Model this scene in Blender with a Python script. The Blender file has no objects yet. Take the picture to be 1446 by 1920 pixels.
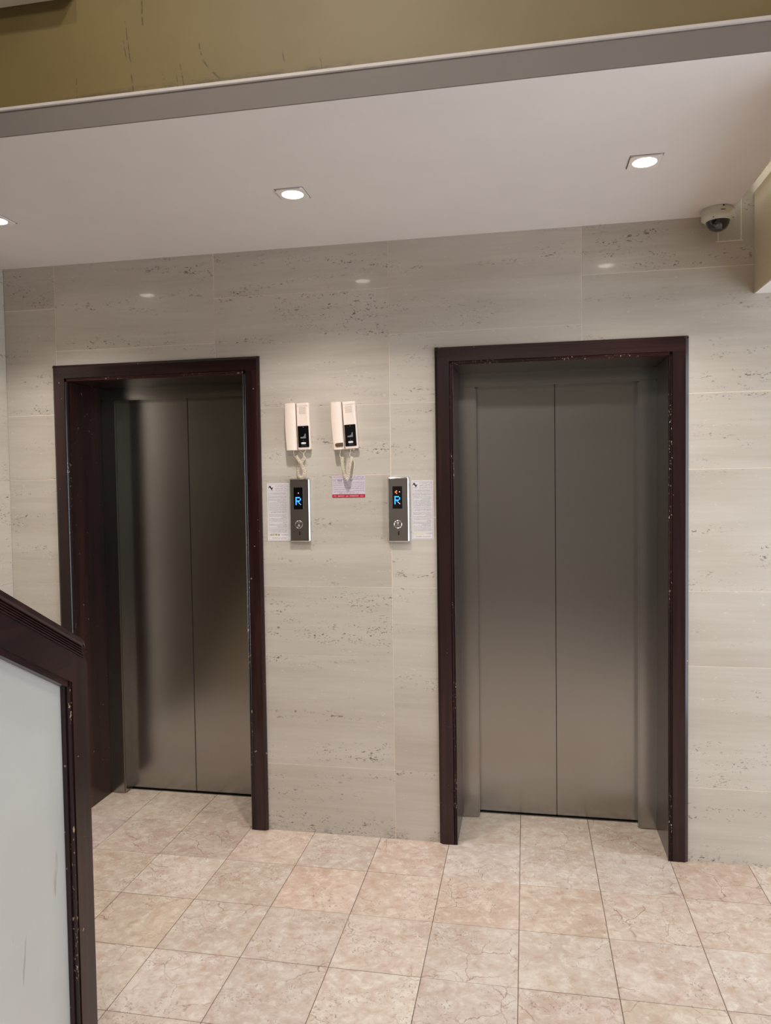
import bpy, bmesh, math, random
from mathutils import Vector, Matrix
random.seed(7)
SC = bpy.context.scene
COL = SC.collection

# ------------------------------------------------------------------ camera
CAM = (0.33906, -3.19758, 1.57417)
F_PX = 1399.08
YAW, PITCH, ROLL = 0.186184, -0.038052, 0.014032
def cam_matrix():
    c, s = math.cos, math.sin
    Rz = Matrix(((c(YAW), -s(YAW), 0), (s(YAW), c(YAW), 0), (0, 0, 1)))
    Rx = Matrix(((1, 0, 0), (0, c(PITCH), -s(PITCH)), (0, s(PITCH), c(PITCH))))
    Ry = Matrix(((c(ROLL), 0, s(ROLL)), (0, 1, 0), (-s(ROLL), 0, c(ROLL))))
    R = Rz @ Rx @ Ry
    r, f, u = R.col[0], R.col[1], R.col[2]
    m = Matrix.Identity(4)
    for i in range(3):
        m[i][0], m[i][1], m[i][2], m[i][3] = r[i], u[i], -f[i], CAM[i]
    return m
cd = bpy.data.cameras.new('camera')
cd.sensor_fit = 'HORIZONTAL'; cd.sensor_width = 36.0; cd.lens = F_PX / 1446 * 36.0
cd.clip_start = 0.02
cam = bpy.data.objects.new('camera', cd); COL.objects.link(cam)
cam.matrix_world = cam_matrix()
SC.camera = cam

# ------------------------------------------------------------------ world, lights, exposure
SC.view_settings.view_transform = 'Standard'
SC.view_settings.look = 'None'
SC.view_settings.gamma = 1.0
SC.view_settings.use_curve_mapping = False
SC.view_settings.exposure = 0.70
SKY_STRENGTH = 3.7
DOWNLIGHT_W, LOBBY_W = 43.0, 30.0
LAMP_COL = (1.0, 0.965, 0.93)
world = bpy.data.worlds.new('world'); SC.world = world; world.use_nodes = True
bg = world.node_tree.nodes['Background']
bg.inputs[0].default_value = (0.80, 0.89, 1.0, 1); bg.inputs[1].default_value = SKY_STRENGTH
XL, XR, YB, ZH = -2.10, 3.0, -5.0, 3.9          # lobby shell
ZC = 2.617                                        # lift-lobby soffit
YF = -1.186                                       # its front edge
ENT = (-2.7, -0.45, 0.0, 2.45)                    # glazed entrance in the right wall (y0,y1,z0,z1)
pl = bpy.data.lights.new('entrance_daylight_portal', 'AREA'); pl.shape = 'RECTANGLE'
pl.size = ENT[3] - ENT[2]; pl.size_y = ENT[1] - ENT[0]
pl.cycles.is_portal = True
po = bpy.data.objects.new('entrance_daylight_portal', pl); COL.objects.link(po)
po.location = (XR + 0.1, (ENT[0] + ENT[1]) / 2, (ENT[2] + ENT[3]) / 2)
po.rotation_euler = (0, math.radians(90), 0)

# ------------------------------------------------------------------ node helpers / materials
def lin(r, g, b):
    f = lambda c: (c / 255 / 12.92) if c / 255 <= 0.04045 else ((c / 255 + 0.055) / 1.055) ** 2.4
    return (f(r), f(g), f(b), 1)
class N:
    def __init__(s, name):
        s.m = bpy.data.materials.new(name); s.m.use_nodes = True
        s.t = s.m.node_tree; s.b = s.t.nodes['Principled BSDF']
    def n(s, typ, **kw):
        x = s.t.nodes.new(typ)
        for k, v in kw.items(): setattr(x, k, v)
        return x
    def l(s, a, b): s.t.links.new(a, b)
    def set(s, **kw):
        for k, v in kw.items(): s.b.inputs[k.replace('_', ' ')].default_value = v
        return s
    def coord(s, scale, rnd=False, off=(0, 0, 0)):
        tc = s.n('ShaderNodeTexCoord'); src = tc.outputs['Object']
        if rnd:
            oi = s.n('ShaderNodeObjectInfo')
            mu = s.n('ShaderNodeVectorMath', operation='MULTIPLY'); mu.inputs[1].default_value = (37.1, 23.7, 51.3)
            s.l(oi.outputs['Random'], mu.inputs[0])
            ad = s.n('ShaderNodeVectorMath', operation='ADD'); s.l(src, ad.inputs[0]); s.l(mu.outputs[0], ad.inputs[1])
            src = ad.outputs[0]
        mp = s.n('ShaderNodeMapping'); mp.inputs['Scale'].default_value = scale; mp.inputs['Location'].default_value = off
        s.l(src, mp.inputs['Vector']); return mp.outputs[0]
    def noise(s, vec, scale=1, detail=4, rough=0.55, dist=0.0):
        x = s.n('ShaderNodeTexNoise'); x.inputs['Scale'].default_value = scale
        x.inputs['Detail'].default_value = detail; x.inputs['Roughness'].default_value = rough
        x.inputs['Distortion'].default_value = dist
        s.l(vec, x.inputs['Vector']); return x.outputs['Fac']
    def ramp(s, fac, stops):
        x = s.n('ShaderNodeValToRGB'); e = x.color_ramp.elements
        while len(e) < len(stops): e.new(0.5)
        for i, (p, c) in enumerate(stops):
            e[i].position = p; e[i].color = c if len(c) == 4 else (*c, 1)
        s.l(fac, x.inputs[0]); return x.outputs[0]
    def g(s, fac, a, b):            # 0 below a, 1 above b
        x = s.n('ShaderNodeMapRange'); x.inputs['From Min'].default_value = a; x.inputs['From Max'].default_value = b
        s.l(fac, x.inputs['Value']); return x.outputs[0]
    def m_(s, op, a, b):
        x = s.n('ShaderNodeMath', operation=op)
        for i, v in enumerate((a, b)):
            if isinstance(v, (int, float)): x.inputs[i].default_value = v
            else: s.l(v, x.inputs[i])
        return x.outputs[0]
    def mix(s, fac, a, b, mode='MIX'):
        x = s.n('ShaderNodeMix', data_type='RGBA', blend_type=mode)
        for i, v in ((0, fac), (6, a), (7, b)):
            if isinstance(v, (int, float)): x.inputs[i].default_value = v
            elif isinstance(v, tuple): x.inputs[i].default_value = v
            else: s.l(v, x.inputs[i])
        return x.outputs[2]
    def col(s, c):
        if isinstance(c, tuple): s.b.inputs['Base Color'].default_value = c
        else: s.l(c, s.b.inputs['Base Color'])
        return s
    def bump(s, h, strength=0.3, dist=0.002):
        x = s.n('ShaderNodeBump'); x.inputs['Strength'].default_value = strength; x.inputs['Distance'].default_value = dist
        s.l(h, x.inputs['Height']); s.l(x.outputs[0], s.b.inputs['Normal']); return s
    def rough(s, v):
        s.l(v, s.b.inputs['Roughness']); return s

M = {}
def plain(name, rgb, rough=0.5, metal=0.0, var=0.04, scale=30, spec=0.5, coat=0.0):
    k = N(name); k.set(Roughness=rough, Metallic=metal); k.b.inputs['Specular IOR Level'].default_value = spec
    k.b.inputs['Coat Weight'].default_value = coat
    c = lin(*rgb)
    f = k.noise(k.coord((1, 1, 1)), scale, 3)
    k.col(k.ramp(f, [(0.3, tuple(x * (1 - var) for x in c[:3])), (0.7, tuple(min(1, x * (1 + var)) for x in c[:3]))]))
    M[name] = k.m; return k
def travertine(name, a, b, c):
    k = N(name); k.set(Roughness=0.26)
    k.b.inputs['Coat Weight'].default_value = 0.22; k.b.inputs['Coat Roughness'].default_value = 0.05
    k.b.inputs['Specular IOR Level'].default_value = 0.4
    v1 = k.noise(k.coord((1.1, 1, 13), True), 1.0, 6, 0.6, 0.35)
    v2 = k.noise(k.coord((5, 1, 70), True, (3, 1, 7)), 1.0, 4, 0.6, 0.2)
    v3 = k.noise(k.coord((0.9, 1, 1.6), True, (11, 4, 2)), 1.0, 2)
    f = k.m_('ADD', k.m_('MULTIPLY', v1, 0.42), k.m_('ADD', k.m_('MULTIPLY', v2, 0.14), k.m_('MULTIPLY', v3, 0.44)))
    base = k.ramp(f, [(0.34, lin(*a)), (0.5, lin(*b)), (0.66, lin(*c))])
    band = k.noise(k.coord((1.6, 1, 12), True, (5, 9, 1)), 1.0, 3, 0.5, 0.5)
    bandm = k.g(band, 0.50, 0.62)
    pit = k.noise(k.coord((70, 70, 165), True, (2, 3, 4)), 1.0, 2, 0.5, 0.8)
    clump = k.noise(k.coord((14, 14, 40), True, (8, 3, 1)), 1.0, 3, 0.6)
    pm = k.m_('MULTIPLY', k.g(pit, 0.59, 0.63), k.m_('MULTIPLY', bandm, k.g(clump, 0.48, 0.55)))
    base = k.mix(k.m_('MULTIPLY', pm, 0.8), base, lin(96, 82, 68))
    lp = k.noise(k.coord((60, 60, 150), True, (21, 5, 9)), 1.0, 2, 0.5, 0.4)
    lm = k.m_('MULTIPLY', k.g(lp, 0.66, 0.70), k.g(clump, 0.52, 0.6))
    base = k.mix(k.m_('MULTIPLY', lm, 0.5), base, lin(226, 214, 196))
    # grime along the foot of the wall (mop stains)
    geo = k.n('ShaderNodeNewGeometry'); sp = k.n('ShaderNodeSeparateXYZ'); k.l(geo.outputs['Position'], sp.inputs[0])
    low = k.g(sp.outputs[2], 0.055, 0.0)
    gr = k.noise(k.coord((9, 9, 9), True), 1.0, 3); gr2 = k.noise(k.coord((90, 90, 190), True), 1.0, 3, 0.6)
    gm = k.m_('MULTIPLY', k.m_('MULTIPLY', low, k.g(gr, 0.44, 0.58)), k.g(gr2, 0.42, 0.62))
    base = k.mix(k.m_('MULTIPLY', gm, 0.75), base, lin(86, 82, 76))
    k.col(base); k.bump(k.m_('SUBTRACT', 1.0, pm), 0.25, 0.001)
    M[name] = k.m
travertine('travertine', (176, 165, 151), (190, 180, 167), (202, 193, 181))

def marble():
    k = N('floor_marble'); k.b.inputs['Specular IOR Level'].default_value = 0.5
    P = k.coord((1, 1, 1), True)
    a = k.noise(P, 6.0, 5, 0.6, 0.6); b = k.noise(P, 28.0, 6, 0.68, 0.4); c = k.noise(P, 2.2, 2)
    base = k.ramp(k.m_('ADD', k.m_('MULTIPLY', a, 0.6), k.m_('MULTIPLY', c, 0.4)),
                  [(0.36, lin(188, 169, 155)), (0.5, lin(199, 183, 170)), (0.64, lin(209, 197, 185))])
    base = k.mix(k.m_('MULTIPLY', k.g(b, 0.50, 0.66), 0.75), base, lin(220, 212, 200))
    base = k.mix(k.m_('MULTIPLY', k.g(b, 0.47, 0.32), 0.60), base, lin(176, 144, 120))
    # thin rusty veins
    warp = k.n('ShaderNodeTexNoise'); warp.inputs['Scale'].default_value = 7.0; warp.inputs['Detail'].default_value = 5
    k.l(P, warp.inputs['Vector'])
    wm = k.n('ShaderNodeVectorMath', operation='MULTIPLY'); wm.inputs[1].default_value = (0.16, 0.16, 0.0); k.l(warp.outputs['Color'], wm.inputs[0])
    wa = k.n('ShaderNodeVectorMath', operation='ADD'); k.l(P, wa.inputs[0]); k.l(wm.outputs[0], wa.inputs[1])
    def vein(scale, w, lo, hi, sc2):
        vo = k.n('ShaderNodeTexVoronoi', feature='DISTANCE_TO_EDGE'); vo.inputs['Scale'].default_value = scale
        k.l(wa.outputs[0], vo.inputs['Vector'])
        msk = k.noise(P, sc2, 2)
        return k.m_('MULTIPLY', k.g(vo.outputs['Distance'], w, 0.0), k.g(msk, lo, hi))
    v1 = vein(5.0, 0.009, 0.50, 0.60, 4.0); v2 = vein(13.0, 0.026, 0.52, 0.64, 6.0)
    base = k.mix(k.m_('MULTIPLY', v1, 0.80), base, lin(128, 92, 74))
    base = k.mix(k.m_('MULTIPLY', v2, 0.45), base, lin(146, 108, 90))
    sp = k.noise(P, 95, 3, 0.6, 0.8); cl = k.noise(P, 7, 2)
    spm = k.m_('MULTIPLY', k.g(sp, 0.58, 0.64), k.g(cl, 0.50, 0.60))
    base = k.mix(k.m_('MULTIPLY', spm, 0.55), base, lin(112, 88, 72))
    oi = k.n('ShaderNodeObjectInfo')
    base = k.mix(1.0, base, oi.outputs['Color'], 'MULTIPLY')
    k.col(base)
    k.rough(k.ramp(b, [(0.3, (0.30,) * 3), (0.7, (0.42,) * 3)]))
    k.bump(k.m_('SUBTRACT', 1.0, k.m_('ADD', spm, v1)), 0.15, 0.0006)
    M['floor_marble'] = k.m
marble()

def wood(name, axis, chips=False):
    k = N(name); sc = [60, 60, 60]; sc[axis] = 2.2
    f = k.noise(k.coord(tuple(sc), True), 1.0, 5, 0.6, 0.3)
    f2 = k.noise(k.coord(tuple(x * 0.25 for x in sc), True, (3, 5, 1)), 1.0, 3)
    base = k.ramp(k.m_('ADD', k.m_('MULTIPLY', f, 0.55), k.m_('MULTIPLY', f2, 0.45)),
                  [(0.36, lin(20, 7, 7)), (0.52, lin(38, 17, 17)), (0.68, lin(60, 29, 27))])
    if chips:
        c1 = k.noise(k.coord((150, 150, 90), True), 1.0, 2, 0.6, 0.4); c2 = k.noise(k.coord((5, 5, 5), True), 1.0, 2)
        base = k.mix(k.m_('MULTIPLY', k.g(c1, 0.635, 0.66), k.g(c2, 0.52, 0.60)), base, lin(196, 168, 142))
    else:
        c1 = k.noise(k.coord((55, 55, 55), True, (7, 7, 2)), 1.0, 1); base = k.mix(k.g(c1, 0.765, 0.785), base, lin(150, 118, 104))
    k.col(base); k.set(Roughness=0.30); k.b.inputs['Coat Weight'].default_value = 0.3; k.b.inputs['Coat Roughness'].default_value = 0.12; k.b.inputs['Specular IOR Level'].default_value = 0.35
    k.bump(f, 0.08, 0.0008)
    M[name] = k.m
wood('mahogany_upright', 2); wood('mahogany_level', 0); wood('mahogany_raking', 1)
wood('mahogany_worn', 2, True); wood('mahogany_worn_level', 0, True)

def steel(name, rgb, r0, r1):
    k = N(name); k.set(Metallic=1.0)
    f = k.noise(k.coord((900, 900, 5), True), 1.0, 2)
    c = lin(*rgb)
    k.col(k.ramp(f, [(0.3, tuple(x * 0.985 for x in c[:3])), (0.7, tuple(x * 1.015 for x in c[:3]))]))
    k.set(Roughness=(r0 + r1) / 2)
    M[name] = k.m
steel('brushed_steel', (164, 162, 158), 0.18, 0.24)
steel('panel_steel', (150, 142, 134), 0.34, 0.40)
plain('chrome', (214, 214, 214), 0.10, 1.0, 0.01)
plain('ceiling_paint', (230, 223, 218), 0.75, var=0.015, scale=6)
plain('fascia_paint', (116, 106, 97), 0.7, var=0.03, scale=5)
plain('white_bead', (194, 184, 176), 0.6, var=0.02)
plain('cream_paint', (206, 190, 164), 0.7, var=0.03, scale=5)
plain('beam_paint', (206, 190, 158), 0.6, var=0.04, scale=5)
plain('stairwell_dimness', (78, 67, 46), 0.7, var=0.04, scale=5)  # dark colour standing in for a dim stairwell out of view
plain('lobby_paint', (168, 160, 148), 0.7, var=0.03, scale=5)
plain('joint_filler', (226, 210, 192), 0.6, var=0.05, scale=60)
plain('grout', (112, 88, 70), 0.9, var=0.2, scale=40)
plain('ivory_plastic', (232, 214, 200), 0.32, var=0.02)
plain('cord_ivory', (222, 208, 186), 0.4, var=0.03)
plain('black_gloss', (9, 9, 11), 0.08, var=0.2, coat=0.5)
plain('display_black', (4, 4, 6), 0.15, var=0.2)
plain('grey_print', (120, 120, 122), 0.4)
plain('pale_button', (214, 212, 204), 0.35)
plain('badge_brown', (92, 74, 52), 0.35, var=0.1)
plain('black_ink', (38, 35, 38), 0.7)
plain('grey_ink', (96, 90, 96), 0.7)
plain('hand_ink', (96, 88, 62), 0.7)
plain('blue_ink', (52, 50, 92), 0.7)
plain('red_ink', (172, 60, 70), 0.7)
plain('sticker_white', (222, 214, 214), 0.35, var=0.02)
plain('sticker_field', (214, 212, 190), 0.4, var=0.03)
plain('sticker_lilac', (204, 192, 200), 0.35, var=0.03)
plain('sticker_red', (176, 36, 58), 0.35, var=0.05)
plain('pink_text', (238, 190, 192), 0.5)
plain('camera_plastic', (214, 208, 194), 0.4, var=0.02)
plain('dark_metal', (52, 50, 50), 0.4, 0.6)
plain('dark_gap', (14, 12, 11), 0.9)
plain('lamp_trim', (238, 230, 222), 0.4, var=0.02)
plain('smoked_dome', (14, 14, 18), 0.05, var=0.1, coat=1.0)
plain('lens_grey', (120, 122, 128), 0.2, var=0.1)
plain('stair_stone', (196, 178, 154), 0.35, var=0.08, scale=10)

SCUFFS = [(-0.776, 2.904, -0.763, 2.786, .0022), (-0.761, 2.753, -0.756, 2.699, .003), (-0.725, 2.956, -0.722, 2.882, .003), (-0.670, 2.757, -0.660, 2.727, .0022),
          (-0.611, 2.765, -0.602, 2.705, .0022), (-0.554, 2.817, -0.547, 2.776, .0026), (-0.547, 2.776, -0.525, 2.744, .0035), (-0.525, 2.744, -0.493, 2.710, .004),
          (-0.311, 2.771, -0.305, 2.737, .0022), (-0.207, 2.752, -0.198, 2.704, .0018), (-0.935, 2.762, -0.934, 2.703, .0015), (-0.625, 2.760, -0.620, 2.700, .0015), (-0.783, 2.850, -0.777, 2.805, .0018)]
def olive():
    k = N('olive_paint'); k.set(Roughness=0.55)
    f = k.noise(k.coord((1, 1, 1)), 3.0, 4)
    base = k.ramp(f, [(0.35, lin(110, 92, 51)), (0.65, lin(117, 99, 57))])
    geo = k.n('ShaderNodeNewGeometry'); sp = k.n('ShaderNodeSeparateXYZ'); k.l(geo.outputs['Position'], sp.inputs[0])
    brk = k.g(k.noise(k.coord((30, 1, 55)), 1.0, 3, 0.6), 0.40, 0.54)
    wob = k.m_('MULTIPLY', k.m_('SUBTRACT', k.noise(k.coord((1, 1, 40), False, (0, 0, 3)), 1.0, 2), 0.5), 0.008)
    st = None
    for x0, z0, x1, z1, w in SCUFFS:
        kx = (x1 - x0) / (z1 - z0)
        xc = k.m_('ADD', k.m_('MULTIPLY', sp.outputs[2], kx), x0 - kx * z0)
        d = k.m_('ABSOLUTE', k.m_('ADD', k.m_('SUBTRACT', sp.outputs[0], xc), wob), 0)
        m = k.m_('MULTIPLY', k.g(d, w, w * .4), k.m_('MULTIPLY', k.g(sp.outputs[2], z1 - .004, z1 + .004), k.g(sp.outputs[2], z0 + .004, z0 - .004)))
        st = m if st is None else k.m_('MAXIMUM', st, m)
    st = k.m_('MULTIPLY', st, brk)
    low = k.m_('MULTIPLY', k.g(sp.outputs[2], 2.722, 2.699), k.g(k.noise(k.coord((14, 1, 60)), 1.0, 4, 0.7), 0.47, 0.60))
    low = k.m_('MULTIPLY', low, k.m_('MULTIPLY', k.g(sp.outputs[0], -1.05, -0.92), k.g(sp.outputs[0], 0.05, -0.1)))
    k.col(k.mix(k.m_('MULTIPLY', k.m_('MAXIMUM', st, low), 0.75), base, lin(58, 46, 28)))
    M['olive_paint'] = k.m
olive()
def panel_white():
    k = N('panel_white'); k.set(Roughness=0.28)
    f = k.noise(k.coord((1, 1, 1)), 2.0, 3)
    base = k.ramp(f, [(0.35, lin(184, 181, 175)), (0.65, lin(193, 190, 184))])
    s = k.noise(k.coord((1, 38, 5), False, (0, 2, 1)), 1.0, 3, 0.5, 0.8); s2 = k.noise(k.coord((1, 5, 5), False, (0, 1, 6)), 1.0, 2)
    geo = k.n('ShaderNodeNewGeometry'); sp = k.n('ShaderNodeSeparateXYZ'); k.l(geo.outputs['Position'], sp.inputs[0])
    st = k.m_('MULTIPLY', k.m_('MULTIPLY', k.g(s, 0.66, 0.70), k.g(s2, 0.47, 0.56)), k.g(sp.outputs[2], 0.85, 0.6))
    k.col(k.mix(k.m_('MULTIPLY', st, 0.55), base, lin(132, 124, 114)))
    M['panel_white'] = k.m
panel_white()
def glow(name, rgb, strength):
    k = N(name); c = lin(*rgb); k.col((c[0] * .3, c[1] * .3, c[2] * .3, 1))
    tint = k.noise(k.coord((1, 1, 1)), 40, 1)
    k.l(k.ramp(tint, [(0.2, c), (0.8, c)]), k.b.inputs['Emission Color'])
    k.b.inputs['Emission Strength'].default_value = strength
    M[name] = k.m
glow('lamp_glow', (255, 244, 228), 14.0)
glow('led_blue', (40, 130, 255), 2.6); glow('led_cyan', (110, 190, 235), 1.6)
glow('led_orange', (255, 120, 40), 2.2); glow('led_pink', (255, 190, 200), 1.2)

# ------------------------------------------------------------------ object helpers
def tag(o, label=None, cat=None, group=None, kind=None):
    if label: o['label'] = label
    if cat: o['category'] = cat
    if group: o['group'] = group
    if kind: o['kind'] = kind
    return o
def thing(name, label, cat, loc=(0, 0, 0), roty=0, group=None):
    o = bpy.data.objects.new(name, None); COL.objects.link(o); o.empty_display_size = 0.05
    o.location = loc; o.rotation_euler = (0, roty, 0)
    return tag(o, label, cat, group)
def put(name, me, mat, parent=None, loc=(0, 0, 0), kind=None, label=None):
    o = bpy.data.objects.new(name, me); COL.objects.link(o)
    if mat and not me.materials: me.materials.append(M[mat])
    o.parent = parent; o.location = loc
    if kind: o['kind'] = kind
    if label: o['label'] = label
    return o
def mesh_of(bm, name='mesh', smooth=False):
    me = bpy.data.meshes.new(name); bmesh.ops.recalc_face_normals(bm, faces=bm.faces[:])
    bm.to_mesh(me); bm.free()
    if smooth:
        for p in me.polygons: p.use_smooth = True
    return me
def add_box(bm, x0, x1, y0, y1, z0, z1):
    v = [bm.verts.new((x, y, z)) for x in (x0, x1) for y in (y0, y1) for z in (z0, z1)]
    for f in ((0, 1, 3, 2), (4, 6, 7, 5), (0, 4, 5, 1), (2, 3, 7, 6), (0, 2, 6, 4), (1, 5, 7, 3)):
        bm.faces.new([v[i] for i in f])
def box(name, d, mat, parent=None, bevel=0.0, seg=1, kind=None, label=None, center=True, org=(0, 0, 0)):
    x0, x1, y0, y1, z0, z1 = d
    c = ((x0 + x1) / 2, (y0 + y1) / 2, (z0 + z1) / 2) if center else (0, 0, 0)
    bm = bmesh.new()
    add_box(bm, x0 - c[0], x1 - c[0], y0 - c[1], y1 - c[1], z0 - c[2], z1 - c[2])
    if bevel: bmesh.ops.bevel(bm, geom=bm.edges[:], offset=bevel, segments=seg, affect='EDGES', clamp_overlap=True)
    return put(name, mesh_of(bm, name, False), mat, parent, tuple(c[i] - org[i] for i in range(3)), kind, label)
def prism(name, pts, axis, a, b, mat, parent=None, loc=(0, 0, 0), kind=None, smooth=False, label=None):
    """polygon extruded along an axis from a to b; pts are the two other coordinates in xyz order"""
    bm = bmesh.new()
    def P(p, t):
        q = list(p); q.insert(axis, t); return q
    A = [bm.verts.new(P(p, a)) for p in pts]; B = [bm.verts.new(P(p, b)) for p in pts]
    n = len(pts)
    bm.faces.new(A); bm.faces.new(B[::-1])
    for i in range(n): bm.faces.new((A[i], A[(i + 1) % n], B[(i + 1) % n], B[i]))
    return put(name, mesh_of(bm, name, smooth), mat, parent, loc, kind, label)
def lathe(name, prof, mat, parent=None, loc=(0, 0, 0), axis='Z', n=40, label=None, smooth=True):
    bm = bmesh.new(); rings = []
    for r, h in prof:
        if r < 1e-6: rings.append([bm.verts.new((0, 0, h))])
        else: rings.append([bm.verts.new((r * math.cos(2 * math.pi * i / n), r * math.sin(2 * math.pi * i / n), h)) for i in range(n)])
    for a, b in zip(rings, rings[1:]):
        for i in range(n):
            j = (i + 1) % n
            q = [a[i % len(a)], a[j % len(a)], b[j % len(b)], b[i % len(b)]]
            u = []
            for v in q:
                if v not in u: u.append(v)
            if len(u) > 2: bm.faces.new(u)
    if axis == 'Y':       # local +h points to -y (out of the wall)
        bmesh.ops.rotate(bm, verts=bm.verts[:], matrix=Matrix.Rotation(math.radians(90), 3, 'X'))
    me = mesh_of(bm, name, smooth)
    if smooth:
        try: me.set_sharp_from_angle(angle=math.radians(40))
        except Exception: pass
    return put(name, me, mat, parent, loc, None, label)
def rounded(w, h, r, n=5):
    pts = []
    for cx, cz, a0 in ((w / 2 - r, h / 2 - r, 0), (-w / 2 + r, h / 2 - r, 90), (-w / 2 + r, -h / 2 + r, 180), (w / 2 - r, -h / 2 + r, 270)):
        for i in range(n + 1):
            a = math.radians(a0 + 90 * i / n); pts.append((cx + r * math.cos(a), cz + r * math.sin(a)))
    return pts
def catmull(pts, m=10):
    P = [Vector(p) for p in pts]; P = [P[0] * 2 - P[1]] + P + [P[-1] * 2 - P[-2]]
    out = []
    for i in range(1, len(P) - 2):
        for k in range(m):
            t = k / m; a, b, c, d = P[i - 1], P[i], P[i + 1], P[i + 2]
            out.append(0.5 * ((2 * b) + (c - a) * t + (2 * a - 5 * b + 4 * c - d) * t * t + (3 * b - a - 3 * c + d) * t ** 3))
    out.append(P[-2]); return out
def tube_mesh(path, r, sides=6, name='tube'):
    bm = bmesh.new(); rings = []
    up = Vector((0, 1, 0))
    for i, p in enumerate(path):
        t = (path[min(i + 1, len(path) - 1)] - path[max(i - 1, 0)])
        t.normalize()
        n = up - t * up.dot(t)
        if n.length < 1e-4: n = Vector((1, 0, 0)) - t * t.x
        n.normalize(); up = n; b = t.cross(n)
        rings.append([bm.verts.new(p + (n * math.cos(2 * math.pi * k / sides) + b * math.sin(2 * math.pi * k / sides)) * r) for k in range(sides)])
    for a, b in zip(rings, rings[1:]):
        for k in range(sides): bm.faces.new((a[k], a[(k + 1) % sides], b[(k + 1) % sides], b[k]))
    bm.faces.new(rings[0][::-1]); bm.faces.new(rings[-1])
    return mesh_of(bm, name, True)
def coil_path(ctrl, R, pitch, per=12):
    base = catmull(ctrl, 24); L = [0]
    for a, b in zip(base, base[1:]): L.append(L[-1] + (b - a).length)
    total = L[-1]; n = int(total / pitch * per); out = []; up = Vector((0, 1, 0)); j = 0
    for i in range(n + 1):
        s = total * i / n
        while j < len(L) - 2 and L[j + 1] < s: j += 1
        f = (s - L[j]) / max(1e-9, L[j + 1] - L[j]); p = base[j].lerp(base[j + 1], f)
        t = (base[j + 1] - base[j]).normalized()
        nn = (up - t * up.dot(t)).normalized(); up = nn; b = t.cross(nn)
        a = 2 * math.pi * s / pitch
        out.append(p + (nn * math.cos(a) + b * math.sin(a)) * R)
    return out

# ------------------------------------------------------------------ lettering
AR = {'ا': (0xFE8D, 0xFE8E), 'أ': (0xFE83, 0xFE84), 'إ': (0xFE87, 0xFE88), 'ب': (0xFE8F, 0xFE90, 0xFE91, 0xFE92), 'ة': (0xFE93, 0xFE94),
      'ت': (0xFE95, 0xFE96, 0xFE97, 0xFE98), 'ث': (0xFE99, 0xFE9A, 0xFE9B, 0xFE9C), 'ج': (0xFE9D, 0xFE9E, 0xFE9F, 0xFEA0),
      'ح': (0xFEA1, 0xFEA2, 0xFEA3, 0xFEA4), 'خ': (0xFEA5, 0xFEA6, 0xFEA7, 0xFEA8), 'د': (0xFEA9, 0xFEAA), 'ذ': (0xFEAB, 0xFEAC),
      'ر': (0xFEAD, 0xFEAE), 'ز': (0xFEAF, 0xFEB0), 'س': (0xFEB1, 0xFEB2, 0xFEB3, 0xFEB4), 'ش': (0xFEB5, 0xFEB6, 0xFEB7, 0xFEB8),
      'ص': (0xFEB9, 0xFEBA, 0xFEBB, 0xFEBC), 'ط': (0xFEC1, 0xFEC2, 0xFEC3, 0xFEC4), 'ع': (0xFEC9, 0xFECA, 0xFECB, 0xFECC),
      'غ': (0xFECD, 0xFECE, 0xFECF, 0xFED0), 'ف': (0xFED1, 0xFED2, 0xFED3, 0xFED4), 'ق': (0xFED5, 0xFED6, 0xFED7, 0xFED8),
      'ك': (0xFED9, 0xFEDA, 0xFEDB, 0xFEDC), 'ل': (0xFEDD, 0xFEDE, 0xFEDF, 0xFEE0), 'م': (0xFEE1, 0xFEE2, 0xFEE3, 0xFEE4),
      'ن': (0xFEE5, 0xFEE6, 0xFEE7, 0xFEE8), 'ه': (0xFEE9, 0xFEEA, 0xFEEB, 0xFEEC), 'و': (0xFEED, 0xFEEE), 'ي': (0xFEF1, 0xFEF2, 0xFEF3, 0xFEF4),
      'ض': (0xFEBD, 0xFEBE, 0xFEBF, 0xFEC0)}
def shape_ar(s):
    out = []
    for i, ch in enumerate(s):
        f = AR.get(ch)
        if not f: out.append(ch); continue
        pv = i > 0 and len(AR.get(s[i - 1], ())) == 4
        nx = i + 1 < len(s) and s[i + 1] in AR
        if pv and nx and len(f) == 4: c = f[3]
        elif pv: c = f[1]
        elif nx and len(f) == 4: c = f[2]
        else: c = f[0]
        out.append(chr(c))
    return ''.join(out[::-1])
_dg = None
def text_mesh(s, res=1, arabic=False):
    cu = bpy.data.curves.new('lettering', 'FONT'); cu.body = shape_ar(s) if arabic else s
    cu.resolution_u = res; cu.fill_mode = 'FRONT'; cu.offset = 0.012
    o = bpy.data.objects.new('lettering', cu); COL.objects.link(o)
    me = bpy.data.meshes.new_from_object(o.evaluated_get(bpy.context.evaluated_depsgraph_get()))
    bpy.data.objects.remove(o); bpy.data.curves.remove(cu)
    return me
def text_into(bm, s, x0, x1, zc, h, y, arabic=False, res=1, keep=False, skew=0.0):
    """lay lettering flat in the xz plane (facing -y) so that it fills x0..x1 around height zc"""
    me = text_mesh(s, res, arabic)
    if not me.vertices: return
    xs = [v.co.x for v in me.vertices]; ys = [v.co.y for v in me.vertices]
    a, b, c, d = min(xs), max(xs), min(ys), max(ys)
    sx = (x1 - x0) / (b - a); sy = h / (d - c)
    if keep: sx = sy; x0 = (x0 + x1) / 2 - sx * (b - a) / 2
    vs = [bm.verts.new((x0 + (v.co.x - a) * sx + skew * (v.co.y - c) * sy, y, zc + (v.co.y - (c + d) / 2) * sy)) for v in me.vertices]
    for p in me.polygons:
        try: bm.faces.new([vs[i] for i in p.vertices])
        except ValueError: pass
    bpy.data.meshes.remove(me)
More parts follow.
